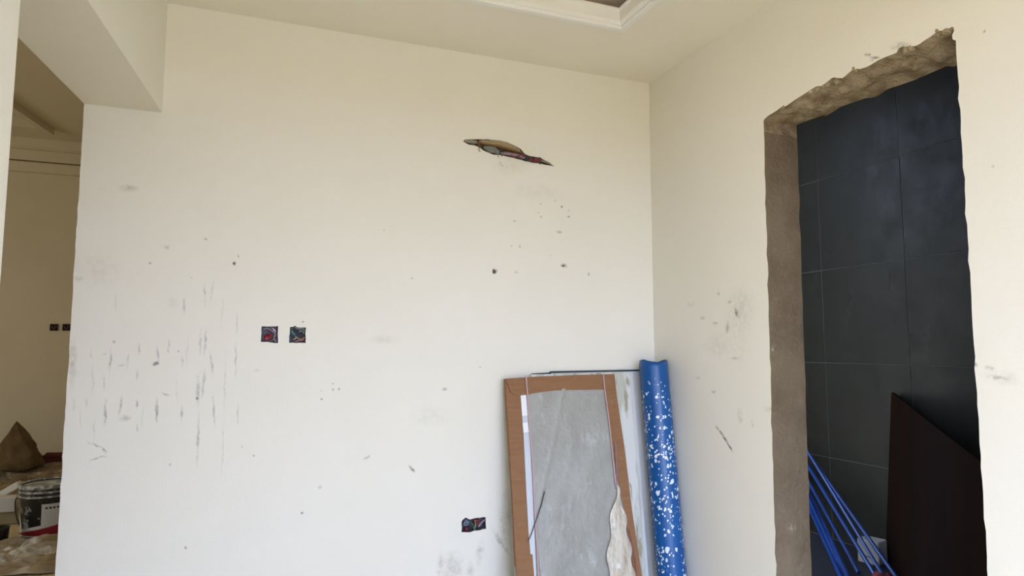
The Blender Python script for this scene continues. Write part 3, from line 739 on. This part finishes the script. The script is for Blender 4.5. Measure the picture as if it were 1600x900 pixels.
def wrap(name, a0, a1, zf0, zf1, mat, off, seg=24, parent=bk):
    vs_, fs_ = [], []
    for k in range(seg+1):
        u = k/seg; an = facing+a0+(a1-a0)*u
        for z in (zf0(u), zf1(u)): r = rr(z)+off; vs_.append(V((bc.x+r*math.cos(an), bc.y+r*math.sin(an), z)))
    for k in range(seg): fs_.append((2*k, 2*k+2, 2*k+3, 2*k+1))
    return mesh_obj(name, vs_, fs_, mat, parent, V((bc.x, bc.y, (zf0(0)+zf1(0))/2)))
redm = Mat('dark red print', (140, 20, 44), .4).m
wrap('red_band', -1.5, 1.5, lambda u: BH*.07, lambda u: BH*(.10+.24*max(0, u)), redm, .0012)
wrap('white_stripe', -1.5, 1.5, lambda u: BH*(.10+.24*u), lambda u: BH*(.16+.25*u), whp, .0014)
wrap('white_stripe', -1.5, .2, lambda u: BH*.045, lambda u: BH*.075, whp, .0016)
lab = wrap('label', -.25, 1.3, lambda u: BH*(.24+.14*u), lambda u: BH*.66, whp, .0018)
dk = Mat('dark print', (44, 44, 58), .5).m
for k in range(9):
    a = -.12+k*.13; wrap('letter', a, a+.085, lambda u: BH*.565, lambda u: BH*.60, dk, .0026, 3)
wrap('white_stripe', -1.45, -1.15, lambda u: BH*.16, lambda u: BH*(.6-.4*u), whp, .002)
hpt = []
for k in range(21):
    an = math.pi*k/20; hpt.append(V((bc.x, bc.y, BH*.80)) + V((math.cos(facing+1.57), math.sin(facing+1.57), 0))*(-(BR+.012)*math.cos(an)) + V((math.cos(facing), math.sin(facing), 0))*((BR+.03)*math.sin(an)*.75) + V((0, 0, -BH*.42*math.sin(an)))*1.0)
# bail hangs down on the left side of the bucket
hpt = smooth_path([hit(x, y, 1, bc.y-.05) for x, y in [(36,776),(25,780),(24,795),(27,812),(33,824),(37,829)]], 6)
tube('handle', hpt, .004, Mat('dark wire handle', (30, 30, 32), .4).m, bk, seg=8)

# slab under white scraps, sheets, chunks
def block_px(name, x0, x1, ytop, ybot, yb, dep, mat, label, cat, rot=0, z0=0.002):
    a = hit(x0, ybot, 2, z0); a = V((hit(x0, ybot, 2, z0))); b = hit(x1, ybot, 2, z0)
    h = hit(x0, ytop, 1, a.y).z - z0
    o = box(name, a.x, b.x, a.y, a.y+dep, z0, z0+h, mat, bev=.006); tag(o, label, cat); return o
bo = Mat('beige dusty block', (150, 142, 112), .95).m
o = block_px('concrete_block', -30, 33, 800, 823, 0, .26, bo, 'dusty beige concrete block at the left edge, under the white scraps', 'block')
def crumple(name, cx, cy, sx, sy, z, amp, mat, label, cat, seed, rot=0, n=36, base=.004, lift=0):
    vs_, fs_ = [], []; c_, s2 = math.cos(rot), math.sin(rot)
    for j in range(n+1):
        for i in range(n+1):
            u, w = i/n-.5, j/n-.5
            eu = 1+.25*noise.noise(V((w*5, seed, 0))); ew = 1+.25*noise.noise(V((u*5, seed, 7)))
            x, y = u*sx*eu, w*sy*ew
            hgt = abs(noise.noise(V((u*3.2, w*3.2, seed))))*amp + abs(noise.noise(V((u*9, w*9, seed+3))))*amp*.45
            e = min(1, min(.5-abs(u), .5-abs(w))*12)
            vs_.append(V((cx+x*c_-y*s2, cy+x*s2+y*c_, z+base+hgt*(.2+.8*e)+lift*(w+.5))))
    for j in range(n):
        for i in range(n): fs_.append((j*(n+1)+i, j*(n+1)+i+1, (j+1)*(n+1)+i+1, (j+1)*(n+1)+i))
    o = mesh_obj(name, vs_, fs_, mat, None, (cx, cy, z)); tag(o, label, cat)
    sm = o.modifiers.new('thickness', 'SOLIDIFY'); sm.thickness = .002; return o
paper = Mat('white plastic sheet', (212, 210, 202), .5); P = paper.pos(); paper.mix(paper.rng(paper.noise(P, 9, 5), .5, .7), (170, 164, 150))
brn = Mat('brown paper sack', (160, 142, 112), .85); P = brn.pos(); brn.mix(brn.rng(brn.noise(P, 7, 5), .45, .65), (190, 182, 164)); brn.bump(brn.noise(P, 30, 5), .5, .01)
c = floor_at(18, 872); crumple('plastic_sheet', c.x, c.y, .42, .40, 0, .07, paper.m, 'crumpled white plastic sheet on the dusty floor at the left edge', 'plastic sheet', 1, .5)
c = floor_at(60, 884); crumple('paper_sack', c.x, c.y, .62, .34, 0, .06, brn.m, 'flattened pale brown paper sack on the floor below the bucket', 'paper sack', 4, -.15)
c = floor_at(60, 858); crumple('paper_sack', c.x-.1, c.y+.08, .75, .30, 0, .045, brn.m, 'crumpled brown paper lying between the bucket and the pale sack', 'paper sack', 9, .2)
c = floor_at(45, 775); crumple('paper_sack', c.x, c.y-.25, 1.2, .42, 0, .06, brn.m, 'wide crumpled paper spread on the floor behind the bucket, in front of the khaki sack', 'paper sack', 14, .1)
wc = Mat('white foam scrap', (222, 222, 216), .8).m
def scrap(px, py, dpt, r, sc, rz, ry, label, seed):
    p = hit(px, py, 1, dpt); o = box('scrap', p.x-r*sc[0], p.x+r*sc[0], p.y-r*sc[1], p.y+r*sc[1], p.z-r*sc[2], p.z+r*sc[2], wc, bev=.006, loc=(p.x, p.y, p.z-r*sc[2]))
    o.rotation_euler = (0, ry, rz); tag(o, label, 'scrap', 'white scraps on the block'); return o
cb_ = floor_at(0, 823)
scrap(6, 787, cb_.y+.06, .055, (1.2, .9, .9), .2, .05, 'thick white foam scrap lying on the beige block', 1)
scrap(17, 765, cb_.y+.22, .05, (1.7, .5, .45), -.2, -.55, 'long white scrap tilted up behind the thick one', 2)
scrap(27, 778, cb_.y+.18, .03, (1.8, .9, .25), .1, -.15, 'thin white scrap reaching towards the bucket', 3)
p = floor_at(-4, 850)
o = mesh_obj('tub', *lathe([(0, .005), (.05, .0), (.056, .09), (.060, .10), (.052, .10), (.046, .01), (0, .01)], p, 32), Mat('black plastic', (24, 24, 28), .4).m, None, p, smooth=True)
tag(o, 'black plastic tub cut by the left edge of the view', 'tub')

# ------------------------------------------------------------------ panels leaning in the corner
def plane_lean(ytop, ztop, s):   # plane Y = ytop - s*(ztop - z)
    n = V((0, 1, -s)).normalized(); return V((0, ytop, ztop)), n
def slab(name, pxs, pl, th, mat, parent, off=0.0, foot=None, loc=None):
    """polygon of picture points on the leaning plane (shifted off towards the room), thickness th behind it"""
    p0, n = pl; q = [hitp(x, y, p0 - n*off, n) for x, y in pxs]
    if foot:                              # extend the listed bottom corners down to the floor along their edge
        for (i, j) in foot:
            a, b = q[j], q[i]; q[i] = a + (b-a)*((a.z-.004)/(a.z-b.z))
    k = len(q); vv = q + [w + n*th for w in q]
    ff = [tuple(range(k)), tuple(range(2*k-1, k-1, -1))] + [(i, (i+1) % k, k+(i+1) % k, k+i) for i in range(k)]
    return mesh_obj(name, vv, ff, mat, parent, loc if loc is not None else q[0])
def bot(q): return V((q.x, q.y, 0))
P1 = plane_lean(3.045, 1.10, .17)      # cardboard edged panel (front)
P2 = plane_lean(3.062, 1.10, .13)      # marble board
P3 = plane_lean(3.078, 1.10, .10)      # second pale board
P4 = plane_lean(3.088, 1.10, .09)      # dark glass sheet
# glass sheet
q = hitp(920, 580, *P4)
g = thing('glass_sheet', (q.x, 3.0, 0), 'thin dark edged sheet leaning at the very back of the panel stack', 'glass sheet')
gl = Mat('dark sheet edge', (60, 68, 68), .25).m
slab('pane', [(831,583.5),(858,582),(860,580),(999,577.3),(1020,900),(850,900)], P4, .006, gl, g, foot=[(4, 3), (5, 0)], loc=(q.x, 3.05, 0))
# pale board behind
pb2 = Mat('pale grey board', (216, 216, 212), .4); P = pb2.pos(); pb2.mix(pb2.rng(pb2.noise(P, 3, 4, .5, (6, 6, .5)), .45, .6, 0, .6), (190, 190, 186)); pb2 = pb2.m
t = thing('wall_panel', (q.x, 2.98, 0), 'plain pale grey board behind the marbled one, beside the blue roll', 'panel')
slab('panel_body', [(862,583.2),(999.5,580),(1029,900),(870,900)], P3, .008, pb2, t, foot=[(2, 1), (3, 0)], loc=(q.x, 3.0, 0))
# marble board
mm_ = Mat('greenish veined white marble print', (224, 224, 216), .3); P = mm_.pos()
nz = mm_.noise(P, 1.6, 5, .6, (7, 7, 1.0)); mm_.mix(mm_.rng(nz, .50, .56, 0, .75), (186, 188, 170)); mm_.mix(mm_.rng(mm_.noise(P, 2.6, 6, .65, (9, 9, 1.1)), .585, .62, 0, .8), (156, 148, 118))
t = thing('wall_panel', (q.x, 2.95, 0), 'white marbled board with faint olive veins, between the cardboard edged panel and the blue roll', 'panel')
slab('panel_body', [(830,585),(988,581.5),(1013,900),(845,900)], P2, .010, mm_.m, t, foot=[(2, 1), (3, 0)], loc=(q.x, 2.97, 0))
slab('edge_strip', [(984,581.6),(988.5,581.5),(1013.5,900),(1009,900)], P2, .004, pb2, t, off=.003, foot=[(2, 1), (3, 0)], loc=(q.x+.2, 2.97, 0))
# cardboard edged panel
card = Mat('brown cardboard', (146, 106, 72), .85); P = card.pos()
card.mix(card.rng(card.noise(P, 9, 4, .5, (1, 1, 8)), .45, .7, 0, .5), (128, 90, 58)); card.mix(card.rng(card.noise(P, 40, 3), .6, .7, 0, .3), (166, 126, 90)); card = card.m
foam = Mat('grey wrapped sheet', (158, 156, 146), .45); P = foam.pos()
foam.mix(foam.rng(foam.noise(P, 6, 6, .6, (1.5, 1, .8)), .4, .7), (172, 171, 162)); foam.mix(foam.rng(foam.noise(P, 9, 8, .75, (1.8, 1, .8)), .55, .68, 0, .8), (190, 192, 187)); foam.mix(foam.rng(foam.noise(P, 14, 8, .75, (1.8, 1, .6)), .58, .7, 0, .5), (132, 134, 130))
foam.bump(foam.math('ADD', foam.noise(P, 14, 6, .6, (1.5, 1, .7)), m.rng if False else foam.noise(P, 40, 4)), .5, .01); foam = foam.m
q = hitp(880, 592, *P1)
cp = thing('packed_panel', (q.x, 2.88, 0), 'flat panel edged with brown cardboard and wrapped in clear plastic, leaning on the wall', 'packed panel')
cl = (q.x, 2.9, 0)
slab('core_sheet', [(794,596),(956,590),(990,852),(997,905),(806,900)], P1, .012, foam, cp, off=-.004, foot=[(3, 2), (4, 0)], loc=cl)
left_strip = slab('cardboard_edge', [(789.5,592),(820,607),(813.5,616),(817,680),(823,800),(832,900),(807,900),(800,760)], P1, .022, card, cp, off=.003, loc=cl, foot=[(5, 4), (6, 7)])
slab('cardboard_edge', [(789.5,591.6),(838,588.5),(900,586),(959,584.4),(960.5,600),(960,608),(945,608.5),(900,609),(868,610),(840,613.5),(822,617),(808,618.5),(797,612)], P1, .022, card, cp, off=.006, loc=cl)
slab('cardboard_edge', [(943,585),(960,584.5),(964,620),(976,700),(988,800),(1004,905),(992,905),(975,800),(963,738),(954,680),(944,607)], P1, .022, card, cp, off=.0045, loc=cl, foot=[(5, 4), (6, 7)])
# corner flaps and a seam in the cardboard
slab('flap', [(791,593.5),(821,591.5),(812,612),(803,617),(797,611)], P1, .002, card, cp, off=.009, loc=cl)
slab('flap', [(806,866),(832,866),(835,905),(807.5,905)], P1, .002, card, cp, off=.006, loc=cl)
# bright white protector pieces showing in the gap
wht = Mat('white foam strip', (240, 242, 242), .5).m; cle = Mat('pale clear film', (206, 210, 214), .25).m
slab('foam_strip', [(813.5,617.5),(822,616.5),(825,649),(816,650)], P1, .003, wht, cp, off=.004, loc=cl)
slab('foam_strip', [(816.5,661),(825,660),(827,675),(818,676)], P1, .003, wht, cp, off=.004, loc=cl)
slab('foam_strip', [(816,650),(825,649),(825.3,660),(816.5,661)], P1, .003, cle, cp, off=.003, loc=cl)
slab('foam_strip', [(818,676),(827.5,675),(832,760),(838,905),(830,905),(822,760)], P1, .003, cle, cp, off=.003, loc=cl, foot=[(3, 2), (4, 5)])
# grey wrinkled film over the middle
def film(name, quad, pl, mat, off, amp, n=(80, 170), seed=0, parent=cp, fold=None):
    p0, nrm = pl; A_, B_, C_, D_ = [V(x) for x in quad]; vs_, fs_ = [], []
    for j in range(n[1]+1):
        for i in range(n[0]+1):
            u, w = i/n[0], j/n[1]
            pp = (A_.lerp(B_, u)).lerp(D_.lerp(C_, u), w)
            k = noise.fractal(V((pp.x*.030+pp.y*.02, pp.y*.013-pp.x*.012, seed)), 1, 2.1, 5)
            k2 = abs(noise.noise(V((pp.x*.05+pp.y*.03, pp.y*.02, seed+5))))
            if fold: k += fold(pp.x, pp.y)
            vs_.append(hitp(pp.x, pp.y, p0 - nrm*(off+amp*(k*.5+.5*k2)), nrm))
    for j in range(n[1]):
        for i in range(n[0]): a_ = j*(n[0]+1)+i; fs_.append((a_, a_+1, a_+n[0]+2, a_+n[0]+1))
    return mesh_obj(name, vs_, fs_, mat, parent, cl, smooth=True)
def foldf(x, y):
    # the long oblique crease running down the film
    xc = 880 - (y-612)*.20 if y < 700 else 862 - (y-700)*.22
    return 1.3*math.exp(-((x-xc)/3.5)**2)
film('plastic_film', [(823.5,610),(944,604),(1006,925),(846,925)], P1, foam, .001, .0075, seed=2, fold=foldf)
clear = Mat('milky torn plastic', (214, 206, 188), .25); P = clear.pos()
clear.mix(clear.rng(clear.noise(P, 14, 6, .7, (1.6, 1, .5)), .45, .62), (186, 170, 146)); clear.mix(clear.rng(clear.noise(P, 22, 6, .7), .6, .66), (238, 236, 228)); clear.bump(clear.noise(P, 26, 5), .6, .01)
clear.b.inputs['Transmission Weight'].default_value = .0
p0, nrm = P1
vs_, fs_ = [], []; NN = 60
for j in range(NN+1):
    w = j/NN; y = 758+w*170
    xl_ = 963.5 - 10*min(1, w*2.2) + 3*math.sin(w*17) - 4*w; xr_ = 964 + 32*w**.75 + 2.5*math.sin(w*23+1)
    for i in range(17):
        u = i/16; x = xl_+(xr_-xl_)*u
        k = .010*math.sin(u*math.pi)*(.4+min(1, w*2)) + .010*abs(noise.fractal(V((x*.10, y*.03, 2)), 1, 2, 4))
        vs_.append(hitp(x, y, p0 - nrm*(.010+k), nrm))
for j in range(NN):
    for i in range(16): a_ = j*17+i; fs_.append((a_, a_+1, a_+18, a_+17))
o = mesh_obj('torn_plastic', vs_, fs_, clear.m, cp, cl, smooth=True); o['label'] = 'torn milky plastic bunched at the right edge'
# pinkish straps, and the film's dark crack line drawn as a thin ribbon
strp = Mat('pale pink strap', (190, 158, 160), .4).m; strm = Mat('mauve strap', (150, 120, 134), .4).m
def ribbon(name, pts, w, mat, off):
    L = []
    for x, y in pts: L.append((x-w/2, y))
    R_ = [(x+w/2, y) for x, y in reversed(pts)]
    return slab(name, L+R_, P1, .0012, mat, cp, off=off, loc=cl)
ribbon('strap', [(822,586.5),(824,612),(827,660),(832,720),(836,800),(840,860),(843,925)], 2.0, strp, .0125)
ribbon('strap', [(942.5,584.5),(945,608),(952,660),(958.5,720),(962.5,760)], 1.8, strp, .0125)
ribbon('strap', [(961.5,690),(964,740),(963,765)], 1.3, strm, .0145)
ribbon('strap', [(982,826),(987,850),(992,875),(994,900)], 1.3, Mat('maroon edge tape', (116, 52, 60), .5).m, .034)
ribbon('crack_line', [(851,768),(845,792),(837,815),(829,838),(825,846)], 1.5, Mat('dark cord', (44, 44, 48), .5).m, .014)

# blue roll --------------------------------------------------------------
tc = hit(1020.5, 572, 1, 2.99); tc = V((tc.x, 2.99, hit(1020, 565, 1, 2.99).z))
RW = .5*44.5/FPX*((tc-CAM).dot(FWD))
bcx = hitp(1049.5, 900, V((0, 2.86, 0)), V((0, 1, 0)))
axis = (bcx-tc); foot = tc + axis*((tc.z-.0)/(tc.z-bcx.z))
blr = Mat('blue roll film', (0, 86, 152), .34); P = blr.pos(True)
blr.mix(blr.rng(blr.noise(P, 4, 3, .5, (4, 4, .6)), .35, .7, 0, .6), (0, 62, 128))
def splat(scale, thr, soft, seedv, dens):
    mp = blr.node('ShaderNodeMapping'); mp.inputs['Location'].default_value = seedv; mp.inputs['Scale'].default_value = (1, 1, .8); blr.l.new(P, mp.inputs[0])
    nz = blr.node('ShaderNodeTexNoise'); nz.inputs['Scale'].default_value = scale*1.4; blr.l.new(mp.outputs[0], nz.inputs['Vector'])
    va = blr.node('ShaderNodeVectorMath', operation='MULTIPLY_ADD'); blr.l.new(nz.outputs['Color'], va.inputs[0]); va.inputs[1].default_value = (.6/scale,)*3; blr.l.new(mp.outputs[0], va.inputs[2])
    vo = blr.node('ShaderNodeTexVoronoi'); vo.inputs['Scale'].default_value = scale; blr.l.new(va.outputs[0], vo.inputs['Vector'])
    wn_ = blr.node('ShaderNodeTexWhiteNoise'); blr.l.new(vo.outputs['Color'], wn_.inputs['Vector'])
    r = blr.rng(vo.outputs['Distance'], thr, thr-soft)
    sel = blr.math('GREATER_THAN', blr.math('ADD', wn_.outputs['Value'], blr.math('MULTIPLY', blr.noise(P, 5, 3), 1.6)), dens)
    return blr.math('MULTIPLY', r, sel)
sp = blr.math('MAXIMUM', splat(48, .38, .07, (0, 0, 0), 1.50), blr.math('MAXIMUM', splat(90, .42, .09, (3, 1, 2), 1.48), splat(30, .33, .05, (1, 7, 2), 1.62)))
szn = blr.node('ShaderNodeSeparateXYZ'); blr.l.new(blr.pos(), szn.inputs[0])
sp = blr.math('MULTIPLY', sp, blr.rng(szn.outputs[2], 1.06, .99))
blr.mix(sp, (226, 236, 240))
rl = thing('plastic_roll', (foot.x, foot.y, 0), 'tall blue roll flecked with white leaning in the corner of the walls', 'roll')
ax_ = (tc-foot).normalized(); a1 = ax_.cross(V((0, 1, 0))).normalized(); a2 = ax_.cross(a1)
def spiral(t0, t1, r_in, r_out, nz_=40, na=72):
    vs_, fs_ = [], []
    L = (tc-foot).length
    for j in range(nz_+1):
        h = L*j/nz_
        for k in range(na+1):
            s = k/na; an = t0+(t1-t0)*s; r = r_in+(r_out-r_in)*s
            r *= 1+.012*noise.noise(V((math.cos(an), math.sin(an), h*6)))
            top = 0
            if j == nz_: top = .010*(abs(math.cos(an))**3)*2 - .010 + .003*noise.noise(V((an*2, 0, 0)))
            vs_.append(foot + ax_*(h+top) + a1*math.cos(an)*r + a2*math.sin(an)*r)
    for j in range(nz_):
        for k in range(na): a_ = j*(na+1)+k; fs_.append((a_, a_+1, a_+na+2, a_+na+1))
    return vs_, fs_
o = mesh_obj('sheet', *spiral(-2.0, 2*math.pi*2.2-2.0, RW*.90, RW, na=150), blr.m, rl, (foot.x, foot.y, 0), smooth=True)
sm = o.modifiers.new('thickness', 'SOLIDIFY'); sm.thickness = .0012
for key in ('core_tube',):
    mesh_obj(key, *merge([tube_vf([foot+ax_*.01, tc-ax_*.03], RW*.5, 24, cap=False), tube_vf([foot+ax_*.01, tc-ax_*.03], RW*.45, 24, cap=False)]), Mat('roll core card', (120, 96, 70), .9).m, rl, (foot.x, foot.y, 0), smooth=True)
